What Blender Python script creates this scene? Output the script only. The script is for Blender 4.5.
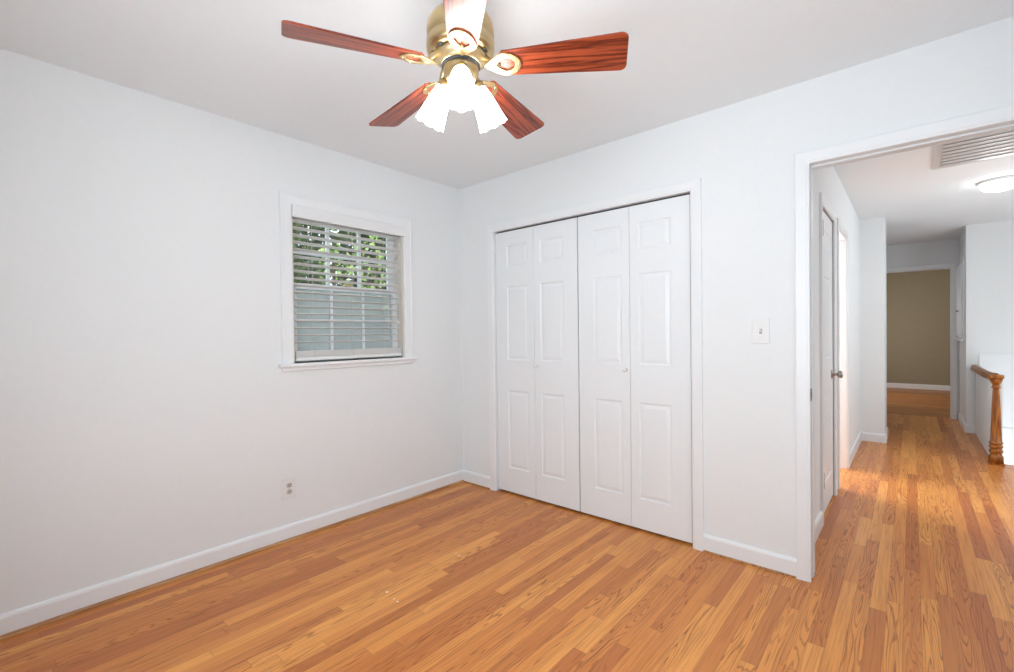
import bpy, bmesh, math, random
from mathutils import Matrix, Vector
random.seed(7)
sc = bpy.context.scene
for o in list(bpy.data.objects):
    bpy.data.objects.remove(o)
COL = sc.collection
PI = math.pi

# ------------------------------------------------------------------ camera
F_PX, YAW, PITCH, ROLL = 463.1291, 0.7188, -0.0115, 0.0122
CAM = Vector((2.8417, -2.6669, 1.2316))
fw = Vector((-math.sin(YAW) * math.cos(PITCH), math.cos(YAW) * math.cos(PITCH), math.sin(PITCH)))
r0 = Vector((math.cos(YAW), math.sin(YAW), 0))
d0 = fw.cross(r0)
rt = r0 * math.cos(ROLL) + d0 * math.sin(ROLL)
dn = -r0 * math.sin(ROLL) + d0 * math.cos(ROLL)
cd = bpy.data.cameras.new('camera')
cam = bpy.data.objects.new('camera', cd)
COL.objects.link(cam)
M = Matrix((rt, -dn, -fw)).transposed().to_4x4()
M.translation = CAM
cam.matrix_world = M
cd.sensor_fit = 'HORIZONTAL'
cd.sensor_width = 36.0
cd.lens = F_PX * 36.0 / 1014.0
cd.shift_y = 3.088 / 1014.0
cd.clip_start = 0.02
sc.camera = cam

# ------------------------------------------------------------------ world, exposure, lights
sc.view_settings.view_transform = 'Standard'
sc.view_settings.look = 'None'
sc.view_settings.gamma = 1
sc.view_settings.use_curve_mapping = False
sc.view_settings.exposure = 0.0
world = bpy.data.worlds.new('sky')
sc.world = world
world.use_nodes = True
wn = world.node_tree.nodes
wn['Background'].inputs[0].default_value = (0.80, 0.90, 1.0, 1)
wn['Background'].inputs[1].default_value = 3.6


def area(name, loc, target, sx, sy, power, color=(1, 1, 1)):
    l = bpy.data.lights.new(name, 'AREA')
    l.shape = 'RECTANGLE'
    l.size, l.size_y, l.energy, l.color = sx, sy, power, color
    o = bpy.data.objects.new(name, l)
    COL.objects.link(o)
    o.location = loc
    o.rotation_euler = (Vector(target) - Vector(loc)).to_track_quat('-Z', 'Y').to_euler()
    return o


# unseen area lights stand in for daylight; the walls beside them have no openings
LC = (0.79, 0.91, 1.0)
area('fill_front', (1.75, -3.08, 1.40), (0.95, 0, 1.80), 2.3, 1.6, 48, LC).data.spread = math.radians(150)  # added fill, set before the solid wall behind the camera
area('fill_right', (3.43, -1.35, 1.45), (0, -1.35, 1.30), 1.6, 1.3, 8, LC)  # added fill, set before the solid right-hand wall
area('daylight_side_room', (0.86, 2.55, 1.45), (3.2, 1.75, -0.3), 1.0, 1.0, 80, (0.95, 0.98, 1.0))
area('daylight_landing', (4.62, 2.6, 1.3), (3.0, 2.8, 1.0), 2.0, 1.6, 44, (0.80, 0.925, 1.0))
area('fill_foyer', (4.1, 3.45, -0.75), (4.0, 5.0, 0.2), 0.9, 0.9, 27, (0.90, 0.96, 1.0))  # added unseen light that brightens the wainscot from the stairwell
area('daylight_far_room', (1.6, 8.2, 1.4), (3.2, 8.4, 1.0), 1.0, 1.0, 33, (1.0, 0.98, 0.95))


# ------------------------------------------------------------------ materials
def lin(r, g, b):
    f = lambda c: c / 12.92 if c <= 0.04045 else ((c + 0.055) / 1.055) ** 2.4
    return (f(r / 255), f(g / 255), f(b / 255), 1)


class NT:
    """small helper round a node tree"""
    def __init__(s, name):
        s.m = bpy.data.materials.new(name)
        s.m.use_nodes = True
        s.t = s.m.node_tree
        s.bsdf = s.t.nodes['Principled BSDF']
        s.out = s.t.nodes['Material Output']

    def n(s, typ, **kw):
        x = s.t.nodes.new(typ)
        for k, v in kw.items():
            setattr(x, k, v)
        return x

    def l(s, a, b):
        s.t.links.new(a, b)

    def val(s, x, sock):
        if hasattr(x, 'is_linked') or hasattr(x, 'links'):
            s.l(x, sock)
        else:
            sock.default_value = x

    def math(s, op, a, b=0.0, c=None):
        x = s.n('ShaderNodeMath', operation=op)
        s.val(a, x.inputs[0]); s.val(b, x.inputs[1])
        if c is not None: s.val(c, x.inputs[2])
        return x.outputs[0]

    def comb(s, a, b, c=0.0):
        x = s.n('ShaderNodeCombineXYZ')
        s.val(a, x.inputs[0]); s.val(b, x.inputs[1]); s.val(c, x.inputs[2])
        return x.outputs[0]

    def white(s, v):
        x = s.n('ShaderNodeTexWhiteNoise', noise_dimensions='3D')
        s.l(v, x.inputs['Vector'])
        return x.outputs['Value']

    def noise(s, v, scale, detail=2.0, rough=0.5):
        x = s.n('ShaderNodeTexNoise')
        s.l(v, x.inputs['Vector'])
        x.inputs['Scale'].default_value = scale
        x.inputs['Detail'].default_value = detail
        x.inputs['Roughness'].default_value = rough
        return x.outputs[0]

    def ramp(s, f, stops, interp='LINEAR'):
        x = s.n('ShaderNodeValToRGB')
        s.l(f, x.inputs[0])
        e = x.color_ramp.elements
        x.color_ramp.interpolation = interp
        while len(e) < len(stops): e.new(0.5)
        for el, (p, c) in zip(e, stops):
            el.position = p
            el.color = c if len(c) == 4 else (*c, 1)
        return x.outputs[0]

    def mix(s, f, a, b, mode='MIX'):
        x = s.n('ShaderNodeMix', data_type='RGBA', blend_type=mode)
        s.val(f, x.inputs[0]); s.val(a, x.inputs[6]); s.val(b, x.inputs[7])
        return x.outputs[2]

    def bump(s, h, strength, dist=0.01):
        x = s.n('ShaderNodeBump')
        x.inputs['Strength'].default_value = strength
        x.inputs['Distance'].default_value = dist
        s.l(h, x.inputs['Height'])
        s.l(x.outputs[0], s.bsdf.inputs['Normal'])


def plain(name, col, rough=0.5, metal=0.0, bump=0.0, bscale=60.0, vary=0.03, spec=0.5):
    k = NT(name)
    tc = k.n('ShaderNodeTexCoord').outputs['Object']
    nz = k.noise(tc, bscale * 0.15, 2)
    d = [max(0, c * (1 - vary)) for c in col[:3]]
    u = [min(1, c * (1 + vary)) for c in col[:3]]
    k.l(k.ramp(nz, [(0.3, d), (0.7, u)]), k.bsdf.inputs['Base Color'])
    k.bsdf.inputs['Roughness'].default_value = rough
    k.bsdf.inputs['Metallic'].default_value = metal
    k.bsdf.inputs['Specular IOR Level'].default_value = spec
    if bump:
        k.bump(k.noise(tc, bscale, 3), bump, 0.002)
    return k.m


def plank_floor(name, along_y=True, tone=1.0, red=0.0):
    k = NT(name)
    tc = k.n('ShaderNodeTexCoord').outputs['Object']
    sp = k.n('ShaderNodeSeparateXYZ'); k.l(tc, sp.inputs[0])
    X, Y = (sp.outputs[0], sp.outputs[1]) if along_y else (sp.outputs[1], sp.outputs[0])
    W = 0.057
    u = k.math('DIVIDE', k.math('ADD', X, 10.013), W)
    row = k.math('FLOOR', u)
    fu = k.math('FRACT', u)
    r1 = k.white(k.comb(row, 3.7, 1.1))
    r2 = k.white(k.comb(row, 9.2, 5.3))
    L = k.math('MULTIPLY_ADD', r2, 0.55, 0.50)
    v = k.math('DIVIDE', k.math('ADD', k.math('MULTIPLY_ADD', r1, 5.0, 20.0), Y), L)
    cell = k.math('FLOOR', v)
    fv = k.math('FRACT', v)
    # every other joint is dropped at random, so that board lengths vary widely
    half = k.math('FLOOR', k.math('MULTIPLY', cell, 0.5))
    join = k.math('GREATER_THAN', k.white(k.comb(row, half, 8.8)), 0.45)
    cid = k.math('ADD', k.math('MULTIPLY', join, half), k.math('MULTIPLY', k.math('SUBTRACT', 1.0, join), k.math('ADD', cell, 300.5)))
    idc = k.comb(row, cid, 2.2)
    a = k.white(idc)
    b = k.white(k.comb(row, cid, 7.9))
    c = k.white(k.comb(row, cid, 4.4))
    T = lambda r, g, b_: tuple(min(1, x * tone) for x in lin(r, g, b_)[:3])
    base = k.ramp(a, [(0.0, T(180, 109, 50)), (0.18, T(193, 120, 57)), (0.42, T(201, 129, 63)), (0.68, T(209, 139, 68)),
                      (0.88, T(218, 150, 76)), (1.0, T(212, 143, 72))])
    base = k.mix(k.math('MULTIPLY', k.math('GREATER_THAN', c, 0.88), 0.60), base, (*T(160, 85, 40), 1))
    # grain: contour lines of a stretched noise field, shifted for every board
    gx = k.math('ADD', X, k.math('MULTIPLY', a, 37.0))
    gy = k.math('ADD', Y, k.math('MULTIPLY', b, 53.0))
    n1 = k.noise(k.comb(k.math('MULTIPLY', gx, 17.0), k.math('MULTIPLY', gy, 1.05), b), 1.0, 1.3, 0.42)
    rings = k.math('SINE', k.math('MULTIPLY', n1, 128.0))
    cath = k.ramp(rings, [(0.45, (0, 0, 0)), (0.92, (1, 1, 1))])
    n2 = k.noise(k.comb(k.math('MULTIPLY', gx, 130.0), k.math('MULTIPLY', gy, 3.5), a), 1.0, 2, 0.6)
    strt = k.ramp(n2, [(0.46, (0, 0, 0)), (0.66, (1, 1, 1))])
    wob = k.noise(k.comb(k.math('MULTIPLY', gx, 320.0), k.math('MULTIPLY', gy, 24.0), c), 1.0, 2, 0.6)
    cg = k.math('MULTIPLY', cath, k.ramp(wob, [(0.30, (0.45, 0.45, 0.45)), (0.60, (1, 1, 1))]))
    sel = k.ramp(b, [(0.38, (0, 0, 0)), (0.55, (1, 1, 1))])
    grain = k.math('ADD', k.math('MULTIPLY', cg, k.math('MULTIPLY', sel, 0.60)), k.math('MULTIPLY', strt, 0.32))
    col = k.mix(grain, base, (*T(126, 60, 24), 1))
    slow = k.noise(k.comb(k.math('MULTIPLY', gx, 22.0), k.math('MULTIPLY', gy, 1.2), c), 1.0, 2)
    col = k.mix(k.ramp(slow, [(0.42, (0, 0, 0)), (0.75, (0.30, 0.30, 0.30))]), col, (*T(166, 85, 38), 1))
    # joints between boards
    eu = k.math('MINIMUM', fu, k.math('SUBTRACT', 1.0, fu))
    ev = k.math('MULTIPLY', k.math('MINIMUM', fv, k.math('SUBTRACT', 1.0, fv)), k.math('DIVIDE', L, W))
    odd = k.math('GREATER_THAN', k.math('FRACT', k.math('MULTIPLY', cell, 0.5)), 0.25)
    inner = k.math('MULTIPLY', join, k.math('ABSOLUTE', k.math('SUBTRACT', odd, k.math('LESS_THAN', fv, 0.5))))
    ev2 = k.math('ADD', ev, k.math('MULTIPLY', k.math('SUBTRACT', join, inner), 1.0))
    gap = k.math('MAXIMUM', k.math('LESS_THAN', eu, 0.014), k.math('LESS_THAN', ev2, 0.018))
    col = k.mix(k.math('MULTIPLY', gap, 0.42), col, (*T(80, 37, 16), 1))
    # three small flecks of white paint
    for (px, py, pr) in ((.944, -1.394, 0.006), (1.019, -1.407, 0.004), (1.049, -1.409, 0.005), (.940, -.922, 0.006), (.905, -.912, 0.004)):
        if along_y:
            dx = k.math('SUBTRACT', sp.outputs[0], px); dy = k.math('SUBTRACT', sp.outputs[1], py)
            dd = k.math('ADD', k.math('MULTIPLY', dx, dx), k.math('MULTIPLY', dy, dy))
            col = k.mix(k.math('LESS_THAN', dd, pr * pr), col, lin(240, 232, 222))
    k.l(col, k.bsdf.inputs['Base Color'])
    k.l(k.math('MULTIPLY_ADD', grain, 0.2, 0.30), k.bsdf.inputs['Roughness'])
    k.bsdf.inputs['Specular IOR Level'].default_value = 0.45
    k.bump(k.math('ADD', k.math('MULTIPLY', grain, 0.25), k.math('MULTIPLY', gap, 1.0)), -0.12, 0.002)
    return k.m


def wood(name, c_light, c_dark, along=0, sx=60.0, sl=3.0, rough=0.32, rings=30.0):
    k = NT(name)
    tc = k.n('ShaderNodeTexCoord').outputs['Object']
    mp = k.n('ShaderNodeMapping')
    sca = [sx] * 3; sca[along] = sl
    mp.inputs['Scale'].default_value = sca
    k.l(tc, mp.inputs[0])
    n1 = k.noise(mp.outputs[0], 0.35, 2, 0.5)
    ring = k.math('SINE', k.math('MULTIPLY', n1, rings))
    n2 = k.noise(mp.outputs[0], 3.0, 3, 0.6)
    f = k.math('ADD', k.math('MULTIPLY', ring, 0.22), n2)
    k.l(k.ramp(f, [(0.22, c_dark[:3]), (0.72, c_light[:3])]), k.bsdf.inputs['Base Color'])
    k.bsdf.inputs['Roughness'].default_value = rough
    k.bump(f, 0.05, 0.002)
    return k.m


m_wall = plain('wall_paint', (0.855, 0.87, 0.875), 0.65, bump=0.03, bscale=220, vary=0.006)
m_ceil = plain('ceiling_paint', (0.895, 0.925, 0.945), 0.8, bump=0.03, bscale=200, vary=0.006)
m_trim = plain('trim_paint', (0.88, 0.89, 0.90), 0.32, vary=0.006)
m_door = plain('door_paint', (0.87, 0.89, 0.905), 0.38, bump=0.02, bscale=300, vary=0.006)
m_taupe = plain('taupe_paint', lin(158, 148, 124), 0.7, vary=0.02)
m_closet_shade = plain('closet_shade_colour', (0.10, 0.10, 0.10), 0.8)  # near-black colour puts the closet's inner shade into the surface
m_track = plain('dark_metal_track', (0.03, 0.03, 0.035), 0.5, 0.3)
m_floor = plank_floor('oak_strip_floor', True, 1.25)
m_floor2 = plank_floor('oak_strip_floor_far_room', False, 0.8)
m_shoe = wood('oak_shoe_strip', lin(196, 150, 104), lin(160, 108, 66), along=1)
m_newel = wood('honey_oak', lin(178, 108, 34), lin(118, 64, 14), along=2, sx=50, sl=4, rough=0.42)
m_rail = wood('honey_oak_rail', lin(168, 102, 34), lin(104, 58, 14), along=1, sx=50, sl=4, rough=0.42)
m_blade = wood('cherry_fan_blade', lin(164, 74, 44), lin(92, 32, 20), along=0, sx=70, sl=4.5, rough=0.28, rings=36)
m_blade_edge = plain('dark_blade_edge', lin(70, 36, 26), 0.5)
m_brass = plain('antique_brass', lin(196, 172, 128), 0.30, 0.95, vary=0.08)
m_cream = plain('cream_brass', lin(200, 180, 140), 0.32, 0.8, vary=0.04)
m_iron = plain('brass_bracket', lin(190, 166, 122), 0.36, 0.9, vary=0.05)
m_hinge = plain('dull_steel_hinge', lin(150, 148, 144), 0.5, 0.4)
m_nickel = plain('satin_nickel', lin(176, 172, 166), 0.3, 0.9)
m_plastic = plain('white_plastic', (0.84, 0.83, 0.82), 0.35, vary=0.004)
m_slot = plain('dark_slot', (0.05, 0.05, 0.05), 0.6)
m_blind = plain('blind_vinyl', (0.86, 0.84, 0.81), 0.45, vary=0.01)
m_val = plain('valance_vinyl', (0.86, 0.86, 0.86), 0.4, vary=0.005)
m_cord = plain('blind_cord', (0.80, 0.77, 0.72), 0.8)
m_sash = plain('sash_paint', (0.87, 0.88, 0.89), 0.4, vary=0.01)
m_vent = plain('vent_enamel', (0.74, 0.74, 0.73), 0.32, 0.1, vary=0.01)
m_ventin = plain('vent_inside', (0.30, 0.30, 0.30), 0.8)
m_jambtan = plain('window_jamb_paint', (0.74, 0.69, 0.62), 0.5, vary=0.02)


def emissive(name, col, e, rough=0.4):
    k = NT(name)
    k.bsdf.inputs['Base Color'].default_value = (0.9, 0.88, 0.85, 1)
    k.bsdf.inputs['Roughness'].default_value = rough
    k.bsdf.inputs['Emission Color'].default_value = (*col, 1)
    k.bsdf.inputs['Emission Strength'].default_value = e
    return k.m


m_shade = emissive('frosted_lit_glass', (1.0, 0.97, 0.94), 22.0)
m_bulb = emissive('lit_bulb', (1.0, 0.95, 0.88), 12.0)
m_dome = emissive('lit_ceiling_dome', (0.95, 0.98, 1.0), 14.0)


def glass_mat():
    k = NT('window_glass')
    t = k.n('ShaderNodeBsdfTransparent'); t.inputs[0].default_value = (0.93, 0.96, 0.95, 1)
    g = k.n('ShaderNodeBsdfGlossy'); g.inputs['Roughness'].default_value = 0.02
    fr = k.n('ShaderNodeFresnel'); fr.inputs[0].default_value = 1.45
    mx = k.n('ShaderNodeMixShader')
    k.l(fr.outputs[0], mx.inputs[0]); k.l(t.outputs[0], mx.inputs[1]); k.l(g.outputs[0], mx.inputs[2])
    k.l(mx.outputs[0], k.out.inputs[0])
    return k.m


def screen_mat():
    k = NT('insect_screen_mesh')
    t = k.n('ShaderNodeBsdfTransparent')
    d = k.n('ShaderNodeBsdfDiffuse'); d.inputs[0].default_value = (0.92, 0.92, 0.92, 1)
    mx = k.n('ShaderNodeMixShader'); mx.inputs[0].default_value = 0.58
    k.l(t.outputs[0], mx.inputs[1]); k.l(d.outputs[0], mx.inputs[2])
    k.l(mx.outputs[0], k.out.inputs[0])
    return k.m


m_glass = glass_mat()
m_screen = screen_mat()


def leaf_mat(name, c1, c2):
    k = NT(name)
    g = k.n('ShaderNodeNewGeometry')
    r = k.ramp(g.outputs['Random Per Island'], [(0.1, c1[:3]), (0.9, c2[:3])])
    k.l(r, k.bsdf.inputs['Base Color'])
    k.bsdf.inputs['Roughness'].default_value = 0.5
    tr = k.n('ShaderNodeBsdfTranslucent'); k.l(r, tr.inputs[0])
    mx = k.n('ShaderNodeMixShader'); mx.inputs[0].default_value = 0.4
    k.l(k.bsdf.outputs[0], mx.inputs[1]); k.l(tr.outputs[0], mx.inputs[2])
    k.l(mx.outputs[0], k.out.inputs[0])
    return k.m


m_leaf = leaf_mat('dark_leaves', lin(52, 62, 34), lin(104, 116, 66))
m_leaf2 = leaf_mat('bright_leaves', lin(134, 166, 80), lin(206, 220, 140))
m_bark = wood('bark', lin(96, 78, 62), lin(52, 42, 34), along=2, sx=20, sl=3, rough=0.9)
m_ground = plain('gravel_ground', lin(150, 152, 154), 0.9, bump=0.4, bscale=60, vary=0.25)
m_fence = wood('weathered_fence', lin(128, 122, 116), lin(92, 88, 86), along=2, sx=14, sl=1.2, rough=0.85)


# ------------------------------------------------------------------ mesh helpers
class MB:
    def __init__(s):
        s.v, s.f, s.sm = [], [], []

    def add(s, verts, faces, smooth=False):
        o = len(s.v)
        s.v += [tuple(x) for x in verts]
        s.f += [tuple(i + o for i in f) for f in faces]
        s.sm += [smooth] * len(faces)
        return s

    def box(s, x0, x1, y0, y1, z0, z1):
        x0, x1 = min(x0, x1), max(x0, x1)
        y0, y1 = min(y0, y1), max(y0, y1)
        z0, z1 = min(z0, z1), max(z0, z1)
        v = [(x, y, z) for z in (z0, z1) for y in (y0, y1) for x in (x0, x1)]
        f = [(0, 2, 3, 1), (4, 5, 7, 6), (0, 1, 5, 4), (2, 6, 7, 3), (0, 4, 6, 2), (1, 3, 7, 5)]
        return s.add(v, f)

    def lathe(s, prof, n=32, axis=None, smooth=True, rot=0.0, star=None):
        """prof: list of (radius, height); axis: Matrix placing local z; star(a, i) scales/offsets the radius"""
        mt = axis or Matrix()
        v, f = [], []
        for i, (r, h) in enumerate(prof):
            for j in range(n):
                a = 2 * PI * j / n + rot
                rr, hh = (r, h) if star is None else star(a, i, r, h)
                v.append(mt @ Vector((rr * math.cos(a), rr * math.sin(a), hh)))
        for i in range(len(prof) - 1):
            for j in range(n):
                k = (j + 1) % n
                f.append((i * n + j, i * n + k, (i + 1) * n + k, (i + 1) * n + j))
        s.add(v, f, smooth)
        return s

    def cap(s, pts, flip=False):
        idx = list(range(len(pts)))
        return s.add(pts, [tuple(idx[::-1] if flip else idx)])

    def tube(s, pts, r, n=8, smooth=True):
        pts = [Vector(p) for p in pts]
        rs = r if isinstance(r, (list, tuple)) else [r] * len(pts)
        v, f = [], []
        for i, p in enumerate(pts):
            d = (pts[min(i + 1, len(pts) - 1)] - pts[max(i - 1, 0)]).normalized()
            up = Vector((0, 0, 1)) if abs(d.z) < 0.95 else Vector((1, 0, 0))
            a = d.cross(up).normalized(); b = a.cross(d)
            for j in range(n):
                t = 2 * PI * j / n
                v.append(p + (a * math.cos(t) + b * math.sin(t)) * rs[i])
        for i in range(len(pts) - 1):
            for j in range(n):
                k = (j + 1) % n
                f.append((i * n + j, (i + 1) * n + j, (i + 1) * n + k, i * n + k))
        f.append(tuple(range(n)))
        f.append(tuple((len(pts) - 1) * n + j for j in reversed(range(n))))
        return s.add(v, f, smooth)

    def prism(s, outline, z0, z1, mt=None, hole=None):
        """outline: list of (x, y) extruded between z0 and z1; an equal-length hole loop may be cut out"""
        mt = mt or Matrix()
        n = len(outline)
        P = lambda q, z: mt @ Vector((q[0], q[1], z))
        if hole is None:
            v = [P(q, z0) for q in outline] + [P(q, z1) for q in outline]
            f = [tuple(range(n))[::-1], tuple(range(n, 2 * n))] + [(i, (i + 1) % n, n + (i + 1) % n, n + i) for i in range(n)]
            return s.add(v, f)
        v = [P(q, z0) for q in outline] + [P(q, z1) for q in outline] + [P(q, z0) for q in hole] + [P(q, z1) for q in hole]
        f = []
        for i in range(n):
            k = (i + 1) % n
            f += [(i, k, n + k, n + i), (2 * n + k, 2 * n + i, 3 * n + i, 3 * n + k),
                  (k, i, 2 * n + i, 2 * n + k), (n + i, n + k, 3 * n + k, 3 * n + i)]
        return s.add(v, f)

    def build(s, name, m, parent=None, bevel=0.0, seg=2, recalc=True):
        me = bpy.data.meshes.new(name)
        me.from_pydata(s.v, [], s.f)
        me.polygons.foreach_set('use_smooth', s.sm)
        if recalc:
            b = bmesh.new(); b.from_mesh(me)
            bmesh.ops.recalc_face_normals(b, faces=b.faces)
            b.to_mesh(me); b.free()
        me.update()
        o = bpy.data.objects.new(name, me)
        COL.objects.link(o)
        for x in (m if isinstance(m, (list, tuple)) else [m]):
            me.materials.append(x)
        if parent is not None:
            o.parent = parent
            o.matrix_parent_inverse = parent.matrix_basis.inverted()
        if bevel:
            md = o.modifiers.new('bevel', 'BEVEL')
            md.width, md.segments, md.limit_method = bevel, seg, 'ANGLE'
            md.angle_limit = math.radians(40)
        return o


def tag(o, label=None, cat=None, group=None, kind=None):
    if label: o['label'] = label
    if cat: o['category'] = cat
    if group: o['group'] = group
    if kind: o['kind'] = kind
    return o


def empty(name, loc, rz=0.0):
    o = bpy.data.objects.new(name, None)
    COL.objects.link(o)
    o.empty_display_size = 0.1
    o.location = loc
    o.rotation_euler = (0, 0, rz)
    return o


def struct(name, mb, m, label=None, cat=None, parent=None, bevel=0.0):
    o = mb.build(name, m, parent, bevel)
    if parent is None:
        tag(o, label, cat, kind='structure')
    return o


def sweep(mb, path, mitre, prof, fn):
    """mouldings with mitred corners. path: (s, t) of the inner edge; mitre: outward direction at each point;
    prof: (out, proud) loop; fn(s, t, proud) -> xyz"""
    n = len(prof)
    v = []
    for (a, b), (ma, mb_) in zip(path, mitre):
        for (u, w) in prof:
            v.append(fn(a + u * ma, b + u * mb_, w))
    f = []
    for i in range(len(path) - 1):
        for j in range(n):
            k = (j + 1) % n
            f.append((i * n + j, i * n + k, (i + 1) * n + k, (i + 1) * n + j))
    f.append(tuple(range(n))); f.append(tuple((len(path) - 1) * n + j for j in range(n)))
    return mb.add(v, f)


CAS = [(0, -0.001), (0, 0.008), (0.003, 0.011), (0.010, 0.0115), (0.013, 0.0135), (0.050, 0.0155), (0.057, 0.0155), (0.060, 0.013), (0.060, -0.001)]
U_M = [(-1, 0), (-1, 1), (1, 1), (1, 0)]


def casing_u(s0, s1, zt, fn, z0=0.0):
    return sweep(MB(), [(s0, z0), (s0, zt), (s1, zt), (s1, z0)], U_M, CAS, fn)


BASE = [(-0.001, 0.0), (0.014, 0.0), (0.014, 0.080), (0.011, 0.090), (0.006, 0.096), (-0.001, 0.096)]


def base_run(mb, a, b, fn):
    """a..b along a wall, fn(s, proud, z)"""
    v = [fn(s, w, z) for s in (a, b) for (w, z) in BASE]
    n = len(BASE)
    f = [(j, (j + 1) % n, n + (j + 1) % n, n + j) for j in range(n)] + [tuple(range(n)), tuple(range(n, 2 * n))]
    return mb.add(v, f)


# ------------------------------------------------------------------ the setting: floors, walls, ceiling
H = 2.44
struct('floor', MB().box(-0.15, 4.75, -3.25, 3.42, -0.06, 0).box(-0.15, 3.47, 3.42, 5.0, -0.06, 0).box(2.2, 3.47, 5.0, 6.10, -0.06, 0), m_floor,
       'honey coloured oak strip floor running from the bedroom into the hall', 'floor')
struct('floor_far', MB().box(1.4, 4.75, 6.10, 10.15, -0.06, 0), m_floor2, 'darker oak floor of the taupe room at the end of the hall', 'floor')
struct('ceiling', MB().box(-0.15, 4.75, -3.25, 10.15, H, H + 0.08), m_ceil, 'plain white flat ceiling over bedroom and hall', 'ceiling')

WY0, WY1, WZ0, WZ1 = -1.402, -0.577, 1.067, 2.030       # opening of the bedroom window
T = 0.15
struct('wall_left', MB().box(-T, 0, -3.25, WY0, 0, H).box(-T, 0, WY1, 0.80, 0, H).box(-T, 0, WY0, WY1, 0, WZ0).box(-T, 0, WY0, WY1, WZ1, H), m_wall,
       'white bedroom wall with the blind-covered window', 'wall')
CX0, CX1, CZ = 0.385, 1.900, 2.024                         # closet opening
DX0, DX1, DZ = 2.469, 3.290, 2.036                         # open doorway to the hall (casing edges)
struct('wall_back', MB().box(0, CX0 - .012, 0, .12, 0, H).box(CX0 - .012, CX1 + .012, 0, .12, CZ + .012, H).box(CX1 + .012, DX0 - .012, 0, .12, 0, H)
       .box(DX0 - .012, DX1 + .012, 0, .12, DZ + .012, H).box(DX1 + .012, 4.75, 0, .12, 0, H), m_wall,
       'white bedroom wall with closet doors and the open doorway', 'wall')
struct('wall_front', MB().box(0, 3.57, -3.25, -3.12, 0, H), m_wall, 'white bedroom wall behind the camera', 'wall')
struct('wall_right', MB().box(3.45, 3.57, -3.12, 0, 0, H), m_wall, 'white bedroom wall right of the camera', 'wall')
struct('wall_closet', MB().box(0, 2.285, .72, .80, 0, H).box(2.16, 2.285, .12, .72, 0, H), m_closet_shade, 'unlit inside wall of the closet', 'wall')

HX = 2.405                                                 # hall wall face
LY0, LY1 = 0.87, 1.50                                      # linen closet door
SY0, SY1 = 1.745, 2.385                                    # doorway of the side room
hx0 = HX - 0.12
struct('wall_hall_left', MB().box(hx0, HX, .12, LY0 - .012, 0, H).box(hx0, HX, LY0 - .012, LY1 + .012, 2.042, H).box(hx0, HX, LY1 + .012, SY0 - .012, 0, H)
       .box(hx0, HX, SY0 - .012, SY1 + .012, 2.042, H).box(hx0, HX, SY1 + .012, 3.775, 0, H), m_wall, 'white left wall of the hall', 'wall')
struct('wall_hall_return', MB().box(hx0, 2.619, 3.775, 4.25, 0, H).box(hx0, HX, 4.25, 6.05, 0, H), m_wall, 'white wall return narrowing the hall', 'wall')
struct('wall_linen', MB().box(1.75, 1.80, .80, 1.62, 0, H).box(1.80, hx0, 1.58, 1.63, 0, H), m_wall, 'inside of the linen closet', 'wall')
struct('wall_side_room', MB().box(.70, .80, 1.63, 2.0, 0, H).box(.70, .80, 3.1, 3.775, 0, H).box(.70, .80, 2.0, 3.1, 0, H)
       .box(.70, 1.80, 1.58, 1.63, 0, H).box(.70, hx0, 3.775, 3.875, 0, H), m_wall, 'white walls of the bright side room', 'wall')
FX0, FX1, FZ = 2.50, 3.241, 2.060                          # doorway to the far room
struct('wall_hall_end', MB().box(1.40, FX0 - .012, 6.05, 6.15, 0, H).box(FX0 - .012, FX1 + .012, 6.05, 6.15, FZ + .012, H).box(FX1 + .012, 4.75, 6.05, 6.15, 0, H),
       m_wall, 'white wall over the doorway at the end of the hall', 'wall')
struct('wall_hall_right', MB().box(3.320, 3.44, 5.10, 6.05, 0, H), m_wall, 'short white wall before the far doorway', 'wall')
struct('wall_stair', MB().box(3.320, 4.75, 5.0, 5.10, -1.6, H), m_wall, 'white wall behind the stair opening', 'wall')
struct('wall_landing', MB().box(4.65, 4.75, .12, 2.7, 0, H).box(4.65, 4.75, 4.6, 5.0, -1.6, H).box(4.65, 4.75, 2.7, 4.6, -1.6, H),
       m_wall, 'white wall on the far side of the landing', 'wall')
struct('wall_far', MB().box(1.40, 4.75, 10.0, 10.15, 0, H), m_taupe, 'taupe wall of the room at the end of the hall', 'wall')
struct('wall_far_left', MB().box(1.40, 1.50, 6.15, 10.0, 0, H), m_taupe, 'taupe side wall of the far room', 'wall')
struct('wall_far_right', MB().box(4.65, 4.75, 6.15, 10.0, 0, H), m_taupe, 'taupe side wall of the far room beyond the doorway', 'wall')
# stairwell below the floor
struct('floor_stairwell', MB().box(3.40, 4.75, 3.42, 5.0, -1.65, -1.6), m_floor2, 'lower stair landing', 'floor')
struct('wall_stairwell', MB().box(3.40, 3.47, 3.42, 5.0, -1.6, -.06).box(3.47, 4.65, 3.36, 3.42, -1.6, -.06), m_wall, 'white sides of the stairwell', 'wall')

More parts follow.
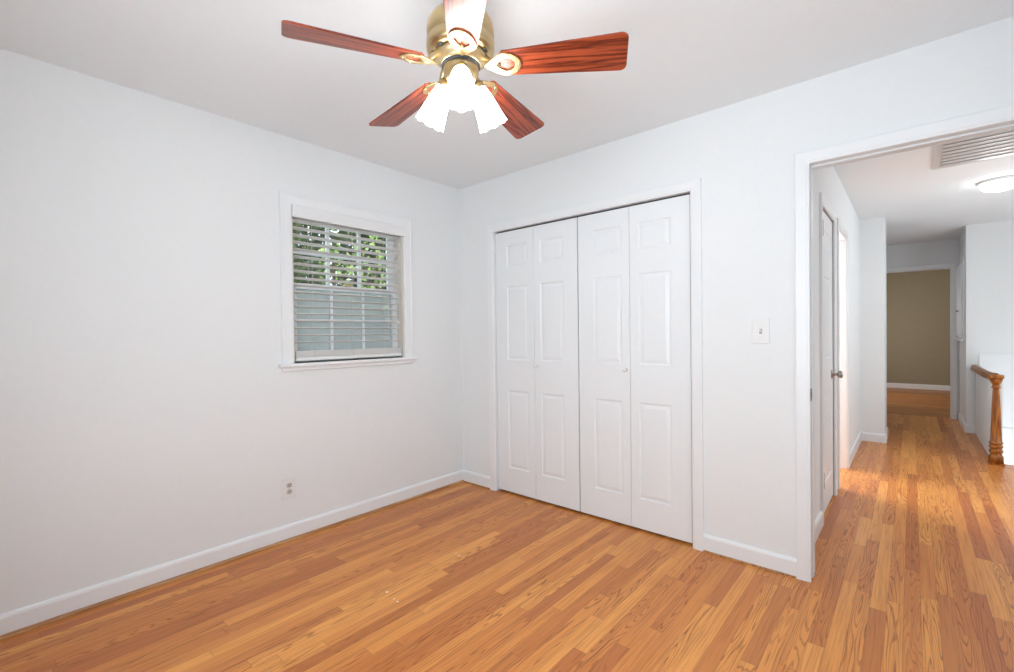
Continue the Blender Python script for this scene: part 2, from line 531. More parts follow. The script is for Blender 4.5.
# ------------------------------------------------------------------ baseboards and casings
fnL = lambda s, w, z: (w, s, z)
bb = struct('baseboard_left', base_run(MB(), -3.12, 0.0, fnL), m_trim, 'white baseboard along the left wall', 'baseboard')
shoe = MB()
shoe.add([(x, y, z) for y in (-3.12, 0.0) for (x, z) in ((.013, 0), (.027, 0), (.026, .008), (.021, .014), (.013, .016))],
         [(j, (j + 1) % 5, 5 + (j + 1) % 5, 5 + j) for j in range(5)] + [(0, 1, 2, 3, 4), (9, 8, 7, 6, 5)])
tag(shoe.build('shoe_strip', m_shoe, bb), 'stained wooden shoe strip')
fnB = lambda s, w, z: (s, -w, z)
bb = base_run(MB(), .014, CX0 - .060, fnB)
base_run(bb, CX1 + .060, DX0 - .060, fnB)
bb = struct('baseboard_back', bb, m_trim, 'white baseboard beside the closet and doorway', 'baseboard')
s2 = MB()
for a, b in ((.02, CX0 - .062), (CX1 + .062, DX0 - .062)):
    s2.box(a, b, -.019, -.013, 0, .011)
tag(s2.build('shoe_strip', m_shoe, bb), 'thin bare wood strip at the floor')
fnH = lambda s, w, z: (HX + w, s, z)
struct('baseboard_hall_left', base_run(base_run(MB(), .14, LY0 - .062, fnH), SY1 + .062, 3.775, fnH), m_trim, 'white baseboard along the hall wall', 'baseboard')
struct('baseboard_hall_return', base_run(base_run(MB(), HX + .014, 2.633, lambda s, w, z: (s, 3.775 - w, z)), 3.775, 4.25, lambda s, w, z: (2.619 + w, s, z)),
       m_trim, 'white baseboard round the hall return', 'baseboard')
struct('baseboard_hall_right', base_run(base_run(MB(), 5.0, 6.03, lambda s, w, z: (3.320 - w, s, z)), 3.306, 3.40, lambda s, w, z: (s, 5.0 - w, z)),
       m_trim, 'white baseboard round the wall end by the stair', 'baseboard')
struct('baseboard_far', base_run(MB(), 1.5, 4.65, lambda s, w, z: (s, 10.0 - w, z)), m_trim, 'white baseboard on the taupe wall', 'baseboard')

struct('trim_1', casing_u(CX0, CX1, CZ, lambda s, t, p: (s, -p, t)), m_trim, 'white casing round the closet doors', 'casing')
struct('trim_2', casing_u(DX0, DX1, DZ, lambda s, t, p: (s, -p, t)), m_trim, 'white casing round the open doorway', 'casing')
j = MB().box(DX0 - .012, DX0 - .004, -.0, .12, 0, DZ + .012).box(DX1 + .004, DX1 + .012, -.0, .12, 0, DZ + .012).box(DX0 - .004, DX1 + .004, 0, .12, DZ + .004, DZ + .012)
jo = struct('trim_3', j, m_trim, 'white jamb of the open doorway', 'jamb', bevel=.002)
st = MB().box(DX0 - .004, DX0 + .003, .045, .078, 0, DZ + .004).box(DX1 - .003, DX1 + .004, .045, .078, 0, DZ + .004).box(DX0 + .003, DX1 - .003, .045, .078, DZ - .006, DZ + .004)
st.build('door_stop', m_trim, jo, .002)
sk = MB().box(DX0 - .0005, DX0 + .0012, -.0115, .030, .885, .945)
sk = sk.build('strike_plate', m_hinge, jo)
MB().box(DX0 + .0012, DX0 + .0016, .004, .018, .900, .930).build('latch_hole', m_slot, sk)
struct('trim_4', casing_u(DX0 - .002, DX1 + .002, DZ + .002, lambda s, t, p: (s, .12 + p, t)), m_trim, 'casing on the hall side of the doorway', 'casing')
j = MB().box(CX0 - .012, CX0, .0, .12, 0, CZ).box(CX1, CX1 + .012, .0, .12, 0, CZ).box(CX0 - .012, CX1 + .012, .0, .12, CZ, CZ + .012)
jo = struct('trim_5', j, m_trim, 'white jamb of the closet opening', 'jamb')
MB().box(CX0 + .01, CX1 - .01, .025, .055, CZ - .012, CZ).build('door_track', m_track, jo)
struct('trim_6', casing_u(LY0, LY1, 2.030, lambda s, t, p: (HX + p, s, t)), m_trim, 'white casing round the narrow hall door', 'casing')
struct('trim_7', casing_u(SY0, SY1, 2.030, lambda s, t, p: (HX + p, s, t)), m_trim, 'white casing round the bright side doorway', 'casing')
j = MB().box(hx0, HX, SY0 - .012, SY0 + .006, 0, 2.036).box(hx0, HX, SY1 - .006, SY1 + .012, 0, 2.036).box(hx0, HX, SY0 + .006, SY1 - .006, 2.018, 2.036)
struct('trim_8', j, m_trim, 'white jamb of the bright side doorway', 'jamb')
struct('trim_9', casing_u(FX0, FX1, FZ, lambda s, t, p: (s, 6.05 - p, t)), m_trim, 'white casing of the doorway to the taupe room', 'casing')
j = MB().box(FX0 - .012, FX0 + .006, 6.05, 6.15, 0, FZ + .006).box(FX1 - .006, FX1 + .012, 6.05, 6.15, 0, FZ + .006).box(FX0 + .006, FX1 - .006, 6.05, 6.15, FZ - .012, FZ + .006)
struct('trim_10', j, m_trim, 'white jamb of the doorway to the taupe room', 'jamb')

# ------------------------------------------------------------------ panelled doors
RINGS = [(0.0, 0.0), (0.007, 0.005), (0.013, 0.0055), (0.034, 0.001)]


def leaf_mesh(w, h, t, panels, bottom=0.0):
    """slab from x 0..w, z bottom..h, its panelled face at y = 0 looking to -y"""
    mb = MB()
    xs = sorted({0, w} | {p[i] for p in panels for i in (0, 1)})
    zs = sorted({bottom, h} | {p[i] for p in panels for i in (2, 3)})
    for i in range(len(xs) - 1):
        for k in range(len(zs) - 1):
            x0, x1, z0, z1 = xs[i], xs[i + 1], zs[k], zs[k + 1]
            inside = any(p[0] <= x0 and x1 <= p[1] and p[2] <= z0 and z1 <= p[3] for p in panels)
            if not inside:
                mb.add([(x0, 0, z0), (x1, 0, z0), (x1, 0, z1), (x0, 0, z1)], [(0, 1, 2, 3)])
    for (x0, x1, z0, z1) in panels:
        v = []
        for (a, d) in RINGS:
            v += [(x0 + a, d, z0 + a), (x1 - a, d, z0 + a), (x1 - a, d, z1 - a), (x0 + a, d, z1 - a)]
        f = []
        for r in range(len(RINGS) - 1):
            for q in range(4):
                k = (q + 1) % 4
                f.append((r * 4 + q, r * 4 + k, r * 4 + 4 + k, r * 4 + 4 + q))
        b = 4 * (len(RINGS) - 1)
        f.append((b, b + 1, b + 2, b + 3))
        mb.add(v, f)
    b = bottom
    mb.add([(0, 0, b), (w, 0, b), (w, 0, h), (0, 0, h), (0, t, b), (w, t, b), (w, t, h), (0, t, h)],
           [(4, 7, 6, 5), (0, 3, 7, 4), (1, 5, 6, 2), (3, 2, 6, 7), (0, 4, 5, 1)])
    return mb



LW = (CX1 - CX0 - .010) / 4 - .0045                       # width of one leaf
ZP = ((.200, .797), (1.030, 1.594), (1.740, 1.906))


def closet_door(name, x_start, label, flip, top):
    root = empty(name, (x_start, .016, 0))
    tag(root, label, 'closet door', 'bifold closet doors', 'structure')
    for k in (0, 1):
        outer = k == 0
        a, b = (.112, .055) if outer else (.055, .112)
        lf = leaf_mesh(LW, top, .032, [(a, LW - b, z0, z1) for z0, z1 in ZP], .015).build('leaf', m_door, root)
        lf.matrix_parent_inverse = Matrix()
        lf.location = (k * (LW + .0025), 0, 0)
        if k == flip:
            kn = MB()
            prof = [(.0, 0), (.008, 0), (.007, .010), (.008, .013), (.0135, .018), (.0150, .024), (.012, .030), (.006, .033), (0, .0335)]
            kx = LW - .026 if flip == 0 else .020
            kn.lathe(prof, 20, Matrix.Translation((kx, 0, .998)) @ Matrix.Rotation(PI / 2, 4, 'X'))
            ko = kn.build('knob', m_plastic, lf)
            ko.matrix_parent_inverse = Matrix()
    return root


closet_door('door_1', CX0 + .003, 'left white bifold closet door with raised panels, nearer the window corner', 1, 2.013)
closet_door('door_2', CX0 + .003 + 2 * LW + .011, 'right white bifold closet door with raised panels, beside the light switch', 0, 2.013)

# narrow linen door in the hall
w3 = LY1 - LY0 - .006
root = empty('door_3', (HX - .006, LY0 + .003, 0), 0)
tag(root, 'narrow white panelled hall door, closed, with a nickel knob', 'door', None, 'structure')
lm = leaf_mesh(w3, 2.022, .034, [(.09, w3 - .09, z0, z1) for z0, z1 in ZP], .012)
lf = lm.build('leaf', m_door, root)
lf.matrix_parent_inverse = Matrix()
lf.rotation_euler = (0, 0, PI / 2)
for z in (.27, 1.88):
    hb = MB().box(.006, .0095, .002, .060, z - .050, z + .050)
    hb.tube([(.014, -.002, z - .051), (.014, -.002, z + .051)], .007, 8)
    h = hb.build('hinge', m_hinge, root); h.matrix_parent_inverse = Matrix()
kb = MB().lathe([(0, 0), (.030, 0), (.031, .004), (.026, .008), (.012, .010), (.010, .030), (.013, .034), (.024, .040), (.0275, .050), (.026, .060), (.018, .067), (0, .069)],
                24, Matrix.Translation((.0, w3 - .062, .908)) @ Matrix.Rotation(PI / 2, 4, 'Y'))
k = kb.build('door_knob', m_nickel, root); k.matrix_parent_inverse = Matrix()

# ------------------------------------------------------------------ bedroom window
win = empty('window_1', (0, (WY0 + WY1) / 2, WZ0))
tag(win, 'white double-hung bedroom window in the left wall', 'window', None, 'structure')
fn = lambda s, t, p: (p, s, t)
sweep(MB(), [(WY0, WZ0), (WY0, WZ1), (WY1, WZ1), (WY1, WZ0)], U_M,
      [(0, -.001), (0, .012), (.004, .015), (.052, .016), (.058, .019), (.066, .019), (.068, .016), (.068, -.001)], fn).build('casing', m_trim, win)
MB().box(-.15, 0, WY0, WY1, WZ0 - .020, WZ0).box(0, .036, WY0 - .090, WY1 + .090, WZ0 - .020, WZ0).build('sill', m_trim, win, .004)
MB().box(-.001, .014, WY0 - .068, WY1 + .068, 1.020, WZ0 - .020).build('apron', m_trim, win, .003)
MB().box(-.15, -.0, WY0, WY0 + .012, WZ0, WZ1).box(-.15, -.0, WY1 - .012, WY1, WZ0, WZ1).box(-.15, -.0, WY0 + .012, WY1 - .012, WZ1 - .012, WZ1).build('window_frame', m_jambtan, win)


def sash(name, x, z0, z1, y0, y1, rail_b, rail_t):
    m = MB()
    sw = .046
    m.box(x - .016, x + .016, y0, y0 + sw, z0, z1).box(x - .016, x + .016, y1 - sw, y1, z0, z1)
    m.box(x - .016, x + .016, y0 + sw, y1 - sw, z0, z0 + rail_b).box(x - .016, x + .016, y0 + sw, y1 - sw, z1 - rail_t, z1)
    o = m.build(name, m_sash, win, .002)
    a, b, c, d = y0 + sw, y1 - sw, z0 + rail_b, z1 - rail_t
    mu = MB()
    for q in (1, 2):
        yy = a + (b - a) * q / 3
        mu.box(x - .010, x + .010, yy - .010, yy + .010, c, d)
    zz = (c + d) / 2
    mu.box(x - .0095, x + .0095, a, b, zz - .010, zz + .010)
    mu.build('muntins', m_sash, o)
    MB().box(x - .003, x + .003, a, b, c, d).build('glass_pane', m_glass, o)
    return o


ZM = 1.550
sash('upper_sash', -.118, ZM - .020, WZ1 - .012, WY0 + .012, WY1 - .012, .036, .045)
lo = sash('lower_sash', -.084, WZ0 + .002, ZM + .018, WY0 + .012, WY1 - .012, .062, .036)
lk = MB().box(-.086, -.060, -1.02, -.96, ZM + .018, ZM + .030)
tag(lk.build('sash_lock', m_brass, lo, .003), 'brass sash lock')
sc_ = MB().box(-.143, -.142, WY0 + .02, WY1 - .02, WZ0 + .01, ZM)
tag(sc_.build('insect_screen', m_screen, win), 'grey insect screen over the lower half')

# blind hung in the window
yb0, yb1 = WY0 + .022, WY1 - .022
bl = empty('window_blind', (-.03, (WY0 + WY1) / 2, WZ0 + .04))
tag(bl, 'white horizontal slat blind hanging open in the bedroom window', 'blind')
v = MB().box(-.004, .024, WY0 + .002, WY1 + .004, 1.958, 2.030).box(-.05, -.004, WY0 + .002, WY0 + .010, 1.958, 2.028).box(-.05, -.004, WY1 - .012, WY1 - .004, 1.958, 2.028)
v.build('valance', m_val, bl, .003)
MB().box(-.058, -.008, yb0, yb1, 1.975, 2.015).build('headrail', m_blind, bl, .002)
sl = MB()
nsl, pitch = 28, .0443
for i in range(nsl):
    z = 1.1055 + i * .0035 if i < 10 else 1.145 + (i - 9) * pitch + .004
    tilt = math.radians(1 if i < 10 else 9)
    n = 6
    pts = []
    for q in range(n + 1):
        u = -0.024 + 0.048 * q / n
        crown = 0.0022 * (1 - (u / .024) ** 2)
        pts.append((-.032 + u * math.cos(tilt), z + u * math.sin(tilt) + crown))
    top = [(x, zz + .0012) for x, zz in pts]; bot = [(x, zz - .0012) for x, zz in pts]
    loop = top + bot[::-1]
    m_ = len(loop)
    vv = [(x, y, zz) for y in (yb0, yb1) for x, zz in loop]
    ff = [(j, (j + 1) % m_, m_ + (j + 1) % m_, m_ + j) for j in range(m_)]
    for q in range(n):
        ff += [(q, m_ - 1 - q, m_ - 2 - q, q + 1), (m_ + q, m_ + q + 1, 2 * m_ - 2 - q, 2 * m_ - 1 - q)]
    sl.add(vv, ff)
tag(sl.build('slats', m_blind, bl), 'stack of open slats')
MB().box(-.057, -.007, yb0, yb1, 1.078, 1.103).build('bottom_rail', m_blind, bl, .004)
for yy in (yb0 + .11, (yb0 + yb1) / 2, yb1 - .11):
    c = MB()
    for x in (-.0585, -.0055):
        c.tube([(x, yy, 1.092), (x, yy, 1.985)], .0010, 5)
    c.build('ladder_cord', m_cord, bl)
for yy, zz in ((yb1 - .030, 1.345), (yb1 - .052, 1.36)):
    c = MB().tube([(.000, yy, zz), (.000, yy, 1.962)], .0012, 5).build('lift_cord', m_cord, bl)
    MB().lathe([(0, 0.034), (.003, .033), (.006, .012), (.007, .003), (.0055, 0), (0, 0)], 12, Matrix.Translation((.000, yy, zz - .030))).build('tassel', m_blind, c)

# ------------------------------------------------------------------ outlet and switch
out = empty('wall_outlet', (0, -1.441, .312))
tag(out, 'white double wall outlet low on the left wall below the window', 'outlet')
MB().box(-.001, .0060, -.0430, .0430, -.0640, .0640).build('cover_plate', m_plastic, out, .002).matrix_parent_inverse = Matrix()
for dz in (.0195, -.0195):
    oc = [(math.cos(2 * PI * i / 24) * .0170, max(-.0135, min(.0135, math.sin(2 * PI * i / 24) * .0170))) for i in range(24)]
    mt = Matrix(((0, 0, 1, 0), (1, 0, 0, 0), (0, 1, 0, dz), (0, 0, 0, 1)))
    r_ = MB().prism(oc, .005, .0075, mt).build('receptacle', plain('receptacle_grey', (.55, .54, .52), .4), out)
    r_.matrix_parent_inverse = Matrix()
    s_ = MB().box(.0074, .0080, -.0075, -.0045, dz - .001, dz + .009).box(.0074, .0080, .0045, .0075, dz - .001, dz + .009)
    s_.lathe([(0, .0080), (.0028, .0080), (.0028, .0074)], 12, Matrix.Translation((0, 0, dz - .0065)) @ Matrix.Rotation(PI / 2, 4, 'Y'))
    s_ = s_.build('slots', m_slot, r_); s_.matrix_parent_inverse = Matrix()
s_ = MB().lathe([(0, .0072), (.003, .0068), (.0035, .0054)], 12, Matrix.Rotation(PI / 2, 4, 'Y')).build('screw', m_nickel, out); s_.matrix_parent_inverse = Matrix()

sw = empty('light_switch', (2.2535, 0, 1.2285))
tag(sw, 'white light switch on the wall between closet and doorway', 'switch')
MB().box(-.0405, .0405, -.0065, .001, -.064, .064).build('cover_plate', m_plastic, sw, .0025).matrix_parent_inverse = Matrix()
MB().box(-.006, .006, -.0072, -.006, -.0125, .0125).build('toggle_slot', plain('toggle_slot_grey', (.22, .22, .22), .5), sw).matrix_parent_inverse = Matrix()
tg = MB().add([(-.0045, -.0065, -.009), (.0045, -.0065, -.009), (.0045, -.0065, .004), (-.0045, -.0065, .004),
               (-.0035, -.019, .004), (.0035, -.019, .004), (.0035, -.017, .0105), (-.0035, -.017, .0105)],
              [(0, 1, 2, 3), (4, 5, 6, 7), (0, 1, 5, 4), (1, 2, 6, 5), (2, 3, 7, 6), (3, 0, 4, 7)]).build('toggle', m_plastic, sw, .001)
tg.matrix_parent_inverse = Matrix()
for dz in (.030, -.030):
    s_ = MB().lathe([(0, .0085), (.003, .0080), (.0035, .0060)], 12, Matrix.Translation((0, 0, dz)) @ Matrix.Rotation(PI / 2, 4, 'X')).build('screw', m_plastic, sw)
    s_.matrix_parent_inverse = Matrix()

# ------------------------------------------------------------------ ceiling fan
FXc, FYc, ZB = 1.667, -1.549, 2.138
fan = empty('ceiling_fan', (FXc, FYc, 0))
tag(fan, 'brass ceiling fan with five cherry blades and three lit glass shades', 'ceiling fan')


def fpart(mb, name, m, parent=None, bevel=0.0):
    o = mb.build(name, m, parent or fan, bevel)
    o.matrix_parent_inverse = Matrix()
    return o


fpart(MB().lathe([(0, 2.4395), (.060, 2.4395), (.063, 2.432), (.058, 2.412), (.040, 2.392), (.034, 2.384), (.034, 2.32), (0, 2.32)], 36), 'canopy', m_brass)
fpart(MB().lathe([(0, 2.330), (.050, 2.330), (.082, 2.325), (.104, 2.312), (.114, 2.294), (.1155, 2.280), (.1155, 2.248), (.113, 2.245), (.113, 2.241), (.117, 2.238), (.117, 2.212),
                  (.112, 2.202), (.098, 2.196), (.080, 2.194), (0, 2.194)], 48), 'motor_housing', m_brass)
fpart(MB().lathe([(0, 2.196), (.086, 2.196), (.090, 2.188), (.088, 2.178), (.078, 2.172), (.072, 2.164), (.068, 2.160), (0, 2.160)], 40), 'flywheel', m_cream)
fpart(MB().lathe([(0, 2.162), (.066, 2.162), (.0665, 2.156), (.064, 2.153), (0, 2.153)], 40), 'rubber_ring', m_slot)
fit = fpart(MB().lathe([(0, 2.155), (.059, 2.155), (.061, 2.148), (.060, 2.128), (.054, 2.112), (.046, 2.104), (.040, 2.100), (.024, 2.088), (.012, 2.080), (.010, 2.074),
                        (.006, 2.068), (0, 2.067)], 40), 'light_fitter', m_brass)

for i in range(10):
    mt = Matrix.Rotation(2 * PI * (i + .5) / 10, 4, 'Z')
    fpart(MB().prism([(.089, -.010), (.098, -.010), (.098, .010), (.089, .010)], 2.1915, 2.1965, mt), 'motor_slot', m_slot)

ANG0 = -1.98442824
PITCH_B = math.radians(-15)


def blade_outline():
    pts = []
    x0, x1, w0, w1 = .140, .560, .050, .073
    pts += [(x0 + .010, -w0), (x0, -w0 + .012), (x0, w0 - .012), (x0 + .010, w0)]
    n = 10
    for i in range(n + 1):
        t = i / n
        pts.append((x0 + .02 + (x1 - .045 - x0) * t, w0 + (w1 - w0) * t))
    for i in range(1, 7):
        a = PI / 2 * (1 - i / 6)
        pts.append((x1 - .022 + .022 * math.cos(a), w1 - .022 + .022 * math.sin(a)))
    for i in range(7):
        a = -PI / 2 * i / 6
        pts.append((x1 - .022 + .022 * math.cos(a), -w1 + .022 + .022 * math.sin(a)))
    for i in range(n + 1):
        t = 1 - i / n
        pts.append((x0 + .02 + (x1 - .045 - x0) * t, -(w0 + (w1 - w0) * t)))
    return pts


def iron_mesh():
    """a flat shield-shaped arm with a teardrop opening"""
    n = 36
    o, h = [], []
    for i in range(n):
        a = 2 * PI * i / n
        c, s = math.cos(a), math.sin(a)
        rx = .062 if c > 0 else .066
        o.append((.150 + rx * c, .047 * s * (1.0 if c > 0 else (1 - .62 * abs(c)))))
        h.append((.156 + (.036 if c > 0 else .030) * c, .026 * s * (1.0 if c > 0 else (1 - .6 * abs(c)))))
    mb = MB().prism(o, -.006, .0, None, h)
    return mb


proto = MB().prism(blade_outline(), 0, .006)
iron = iron_mesh()
blade_me = iron_me = None
for k in range(5):
    a = ANG0 + 2 * PI * k / 5
    rotm = Matrix.Rotation(a, 4, 'Z')
    if k == 0:
        bo = fpart(proto, 'fan_blade', m_blade, bevel=.0012)
        io = iron.build('blade_bracket', m_iron, bo, .0015); io.matrix_parent_inverse = Matrix()
        ar = MB().tube([(.060, 0, .042), (.080, 0, .034), (.100, 0, .016), (.118, 0, .000), (.140, 0, -.004)], [.011, .012, .011, .009, .006], 10)
        ao = ar.build('blade_arm', m_iron, bo); ao.matrix_parent_inverse = Matrix()
        scr = []
        for (sx_, sy_) in ((.172, .036), (.172, -.036), (.204, 0)):
            q = MB().lathe([(0, -.009), (.003, -.0085), (.0045, -.006)], 10, Matrix.Translation((sx_, sy_, 0))).build('screw', m_brass, bo)
            q.matrix_parent_inverse = Matrix(); scr.append(q)
        b0, kids = bo, [io, ao] + scr
    else:
        bo = b0.copy(); COL.objects.link(bo); bo.parent = fan; bo.matrix_parent_inverse = Matrix()
        for q in kids:
            c = q.copy(); COL.objects.link(c); c.parent = bo; c.matrix_parent_inverse = Matrix()
    bo.matrix_local = Matrix.Translation((0, 0, ZB + .017)) @ rotm @ Matrix.Rotation(.03, 4, 'Y') @ Matrix.Rotation(PITCH_B, 4, 'X')

camdir = math.atan2(CAM.y - FYc, CAM.x - FXc)
for k in range(3):
    a = camdir + 2 * PI * k / 3
    tip = math.radians(29)
    base = Matrix.Rotation(a, 4, 'Z') @ Matrix.Translation((.058, 0, 2.121)) @ Matrix.Rotation(PI - tip, 4, 'Y')
    arm = MB().tube([Matrix.Rotation(a, 4, 'Z') @ Vector(p) for p in ((.030, 0, 2.132), (.050, 0, 2.131), (.065, 0, 2.111))], [.012, .012, .014], 12)
    ho = fpart(arm, 'lamp_holder', m_brass)
    cupm = MB().lathe([(0, .000), (.016, .000), (.026, .008), (.028, .022), (.026, .024), (0, .024)], 24, base)
    c = cupm.build('socket_cup', m_brass, ho); c.matrix_parent_inverse = Matrix()

    def flute(a_, i, r, h):
        t = max(0, (i - 3) / 7)
        sc = abs(math.cos(4 * a_))
        return r * (1 + .03 * t * math.cos(8 * a_)), h + (.006 * t * t * (sc - .5))

    prof = [(.022, .014), (.024, .020), (.028, .030), (.032, .044), (.036, .060), (.039, .078), (.042, .096), (.045, .116), (.048, .132), (.050, .144), (.052, .153)]
    full = prof + [(r - .003, h - .001) for r, h in prof[::-1]]

    def flute2(a_, i, r, h):
        return flute(a_, i if i <= 10 else 21 - i, r, h)
    s_ = MB().lathe(full, 48, base, star=flute2).build('glass_shade', m_shade, ho); s_.matrix_parent_inverse = Matrix()
    b_ = MB().lathe([(0, .024), (.012, .024), (.014, .044), (.022, .066), (.025, .080), (.022, .096), (.012, .106), (0, .108)], 20, base).build('light_bulb', m_bulb, ho)
    b_.matrix_parent_inverse = Matrix()

# ------------------------------------------------------------------ hall fittings
vent = empty('ceiling_vent', (3.30, 1.78, H))
tag(vent, 'large white louvered return vent in the hall ceiling', 'vent')
vx0, vx1, vy0, vy1 = 2.955, 3.66, 1.40, 2.105
f = MB().box(vx0, vx0 + .045, vy0, vy1, H - .010, H).box(vx1 - .045, vx1, vy0, vy1, H - .010, H)
f.box(vx0 + .045, vx1 - .045, vy0, vy0 + .03, H - .010, H).box(vx0 + .045, vx1 - .045, vy1 - .012, vy1, H - .010, H)
f.build('vent_frame', m_vent, vent, .003)
MB().box(vx0 + .045, vx1 - .045, vy0 + .03, vy1 - .012, H - .0015, H - .0005).build('vent_backing', m_ventin, vent)
lv = MB()
nl = 8
for i in range(nl):
    ya = vy0 + .03 + i * (vy1 - vy0 - .045) / nl
    yb = ya + (vy1 - vy0 - .045) / nl * .97
    lv.add([(x, y, z) for x in (vx0 + .045, vx1 - .045) for (y, z) in ((ya, H - .015), (yb, H - .0095), (yb, H - .0065), (ya, H - .0115))],
           [(0, 1, 5, 4), (1, 2, 6, 5), (2, 3, 7, 6), (3, 0, 4, 7), (0, 3, 2, 1), (4, 5, 6, 7)])
lv.build('louvers', m_vent, vent)

dome = empty('ceiling_light', (3.385, 2.86, H))
tag(dome, 'round lit dome light on the hall ceiling past the vent', 'ceiling light')
MB().lathe([(0, 0), (.128, 0), (.131, -.008), (.128, -.022), (.120, -.026), (0, -.026)], 40).build('lamp_base', m_vent, dome).matrix_parent_inverse = Matrix()
MB().lathe([(.122, -.022), (.124, -.034), (.116, -.052), (.094, -.070), (.060, -.082), (.025, -.087), (0, -.088)], 40).build('glass_dome', m_dome, dome).matrix_parent_inverse = Matrix()

# upper linen cabinet set into the short right wall
cab = empty('linen_cabinet', (3.320, 5.55, 1.10))
tag(cab, 'white upper cabinet in the short wall beside the far doorway', 'cabinet')
MB().box(3.300, 3.3195, 5.16, 5.95, 1.10, 2.06).build('cabinet_frame', m_trim, cab, .003)
for y0, y1 in ((5.20, 5.55), (5.56, 5.91)):
    d = MB().box(3.286, 3.2995, y0, y1, 1.14, 2.02).build('cabinet_door', m_door, cab, .004)
    MB().lathe([(0, .0), (.008, 0), (.007, .010), (.013, .018), (.010, .026), (0, .028)], 14, Matrix.Translation((3.286, y1 - .03 if y0 < 5.3 else y0 + .03, 1.45)) @ Matrix.Rotation(-PI / 2, 4, 'Y')).build('cabinet_knob', m_nickel, d)
MB().box(3.280, 3.3195, 5.13, 5.97, 1.075, 1.10).build('cabinet_ledge', m_trim, cab, .004)

# wainscot panel on the stair wall
wp = struct('trim_11', MB().box(3.428, 4.65, 4.985, 5.0, -1.55, .930), m_trim, 'bright white wainscot on the stair wall', 'wainscot')
MB().box(3.470, 4.65, 4.972, 4.985, .075, .098).build('wainscot_rail', m_trim, wp, .003)

# half wall carrying the handrail
struct('wall_half', MB().box(3.395, 3.455, 3.425, 4.985, 0, .745), m_wall, 'low white half wall under the wooden handrail', 'wall')

newel = empty('newel_post', (3.410, 3.372, 0))
tag(newel, 'turned honey oak newel post on the hall floor by the stair opening', 'newel post')
MB().box(-.053, .053, -.050, .050, 0, .014).build('plinth', m_newel, newel, .003).matrix_parent_inverse = Matrix()
prof = [(0, .014), (.049, .014), (.049, .070), (.045, .078), (.038, .088), (.036, .100), (.044, .108), (.047, .120), (.044, .132), (.036, .138), (.037, .144), (.045, .152),
        (.047, .162), (.043, .172), (.037, .176), (.039, .182), (.047, .190), (.047, .198), (.038, .204), (.035, .30), (.031, .45), (.025, .60), (.0205, .672),
        (.0205, .684), (.030, .690), (.031, .700), (.024, .706), (.023, .718), (.030, .732), (.038, .748), (.043, .762), (.043, .776), (0, .776)]
MB().lathe(prof, 28).build('turned_shaft', m_newel, newel).matrix_parent_inverse = Matrix()
cp = MB().prism([(.050 * (abs(math.cos(t)) ** .45) * math.copysign(1, math.cos(t)), .050 * (abs(math.sin(t)) ** .45) * math.copysign(1, math.sin(t))) for t in
                 [2 * PI * i / 32 + .01 for i in range(32)]], .776, .808)
cp.build('cap', m_newel, newel, .006).matrix_parent_inverse = Matrix()

hr = MB()
sec = [(-.032, .000), (-.034, .012), (-.028, .020), (-.031, .034), (-.026, .050), (-.012, .060), (.012, .060), (.026, .050), (.031, .034), (.028, .020), (.034, .012), (.032, .000)]
path = [(3.410, 3.4235, .760), (3.407, 3.52, .757), (3.403, 3.65, .751), (3.398, 3.85, .7465), (3.393, 4.3, .7455), (3.388, 4.9845, .7455)]
vv = [(x + u, y, z + w) for (x, y, z) in path for (u, w) in sec]
m_ = len(sec)
ff = [(i * m_ + q, i * m_ + (q + 1) % m_, (i + 1) * m_ + (q + 1) % m_, (i + 1) * m_ + q) for i in range(len(path) - 1) for q in range(m_)]
ff += [tuple(range(m_)), tuple((len(path) - 1) * m_ + q for q in range(m_))]
hr.add(vv, ff, False)
tag(hr.build('handrail', m_rail), 'honey oak handrail on the half wall, running from newel to wall', 'handrail')

# ------------------------------------------------------------------ outside the bedroom window
struct('ground', MB().box(-14, -.16, -9, 12, -.56, -.5), m_ground, 'pale gravel ground outside the window', 'ground')
fence = empty('board_fence', (-6.5, 3.0, -.5))
tag(fence, 'weathered grey board fence beyond the trees outside the window', 'fence')
fb = MB()
y = -3.0
while y < 9:
    fb.box(-6.51, -6.485, y, y + .135, -.5, 2.30 + random.uniform(-.01, .01))
    y += .142
fb.build('fence_boards', m_fence, fence)
MB().box(-6.55, -6.51, -3, 9, 0, .09).box(-6.55, -6.51, -3, 9, 1.9, 1.99).build('fence_rails', m_fence, fence)


def leaves_mesh(n, center, size, ls, rnd, hollow=.45):
    mb = MB()
    for i in range(n):
        while True:
            p = Vector((rnd.uniform(-1, 1), rnd.uniform(-1, 1), rnd.uniform(-1, 1)))
            if hollow < p.length < 1: break
        p = Vector(center) + Vector((p.x * size[0], p.y * size[1], p.z * size[2]))
        d = Vector((rnd.gauss(0, 1), rnd.gauss(0, 1), rnd.gauss(0, .6) - .4)).normalized()
        s = d.cross(Vector((rnd.gauss(0, 1), rnd.gauss(0, 1), rnd.gauss(0, 1)))).normalized()
        nn = d.cross(s)
        L = ls * rnd.uniform(.7, 1.3)
        mb.add([p, p + d * L * .35 + s * L * .26 + nn * L * .05, p + d * L, p + d * L * .35 - s * L * .26 + nn * L * .05, p + d * L * .5 - nn * L * .04],
               [(0, 1, 4), (1, 2, 4), (2, 3, 4), (3, 0, 4)])
    return mb


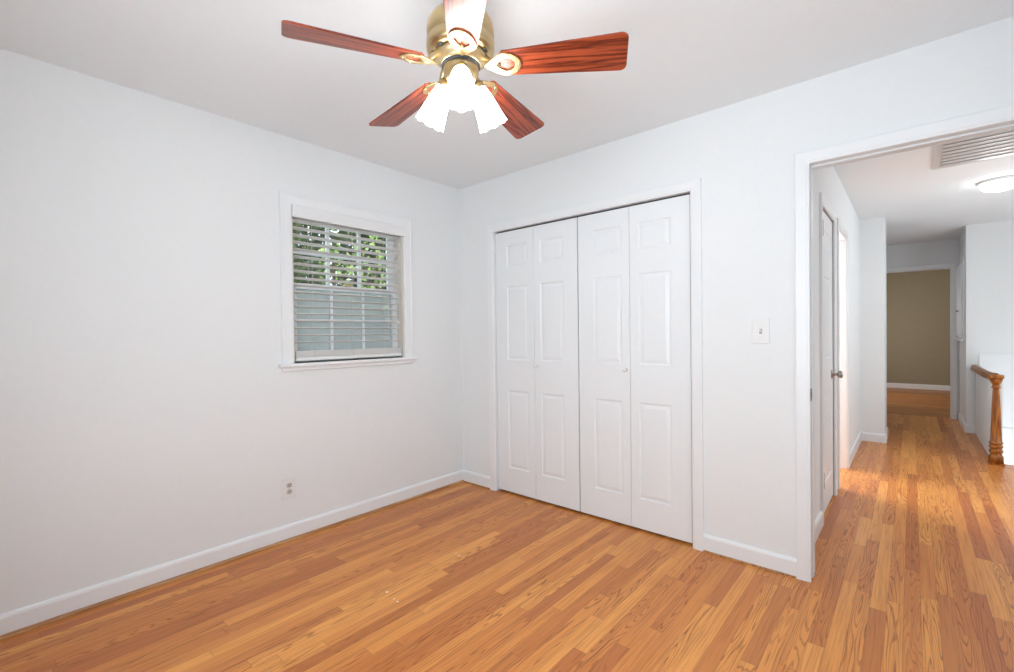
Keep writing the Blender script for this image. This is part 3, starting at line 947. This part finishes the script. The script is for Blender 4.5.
def tree(name, label, cat, loc, trunk_h, trunk_r, crown, n, ls, mat, seed, hollow=.4):
    rnd = random.Random(seed)
    t = empty(name, loc)
    tag(t, label, cat)
    b = MB()
    top = crown[0][2]
    b.tube([(0, 0, 0), (.02, .02, trunk_h * .4), (-.02, .03, trunk_h * .8), (.0, .0, trunk_h)], [trunk_r * 1.25, trunk_r, trunk_r * .85, trunk_r * .6], 10)
    for i in range(7):
        a = rnd.uniform(0, 2 * PI)
        z0 = trunk_h * rnd.uniform(.45, .95)
        ex = Vector((crown[1][0] * .75 * math.cos(a), crown[1][1] * .75 * math.sin(a), top + crown[1][2] * rnd.uniform(-.4, .6)))
        b.tube([(0, 0, z0), ((ex.x) * .5, ex.y * .5, (z0 + ex.z) * .5 + .05), ex], [trunk_r * .45, trunk_r * .3, trunk_r * .1], 7)
    o = b.build('trunk', m_bark, t); o.matrix_parent_inverse = Matrix()
    o = leaves_mesh(n, crown[0], crown[1], ls, rnd, hollow).build('foliage', mat, t, recalc=False); o.matrix_parent_inverse = Matrix()
    tag(o, kind='stuff')
    return t


tree('leafy_shrub', 'dark green leafy shrub close outside the left edge of the window', 'shrub', (-1.45, -.85, -.5), 2.0, .03, ((0, 0, 2.0), (.42, .42, .75)), 1500, .085, m_leaf, 3)
tree('young_tree', 'broader lime-leaved young tree in the window view', 'tree', (-1.9, .42, -.5), 2.6, .025, ((0, 0, 2.45), (.30, .34, .62)), 260, .085, m_leaf2, 5, .2)
tree('young_tree', 'slender lime-leaved sapling between the shrub and the other lime tree outside the window', 'tree', (-1.9, -.10, -.5), 2.5, .020, ((0, 0, 2.35), (.16, .17, .62)), 120, .08, m_leaf2, 11, .1)
tree('dark_tree', 'tall dark green tree standing before the fence outside the window', 'tree', (-4.4, 3.1, -.5), 3.2, .10, ((0, 0, 3.1), (1.5, 1.75, 1.5)), 11000, .17, m_leaf, 8, .1)
tree('bushy_tree', 'broad dark tree beyond the shrub at the left of the window view', 'tree', (-4.6, -.6, -.5), 3.0, .09, ((0, 0, 3.0), (1.5, 1.8, 1.5)), 11000, .17, m_leaf, 9, .1)
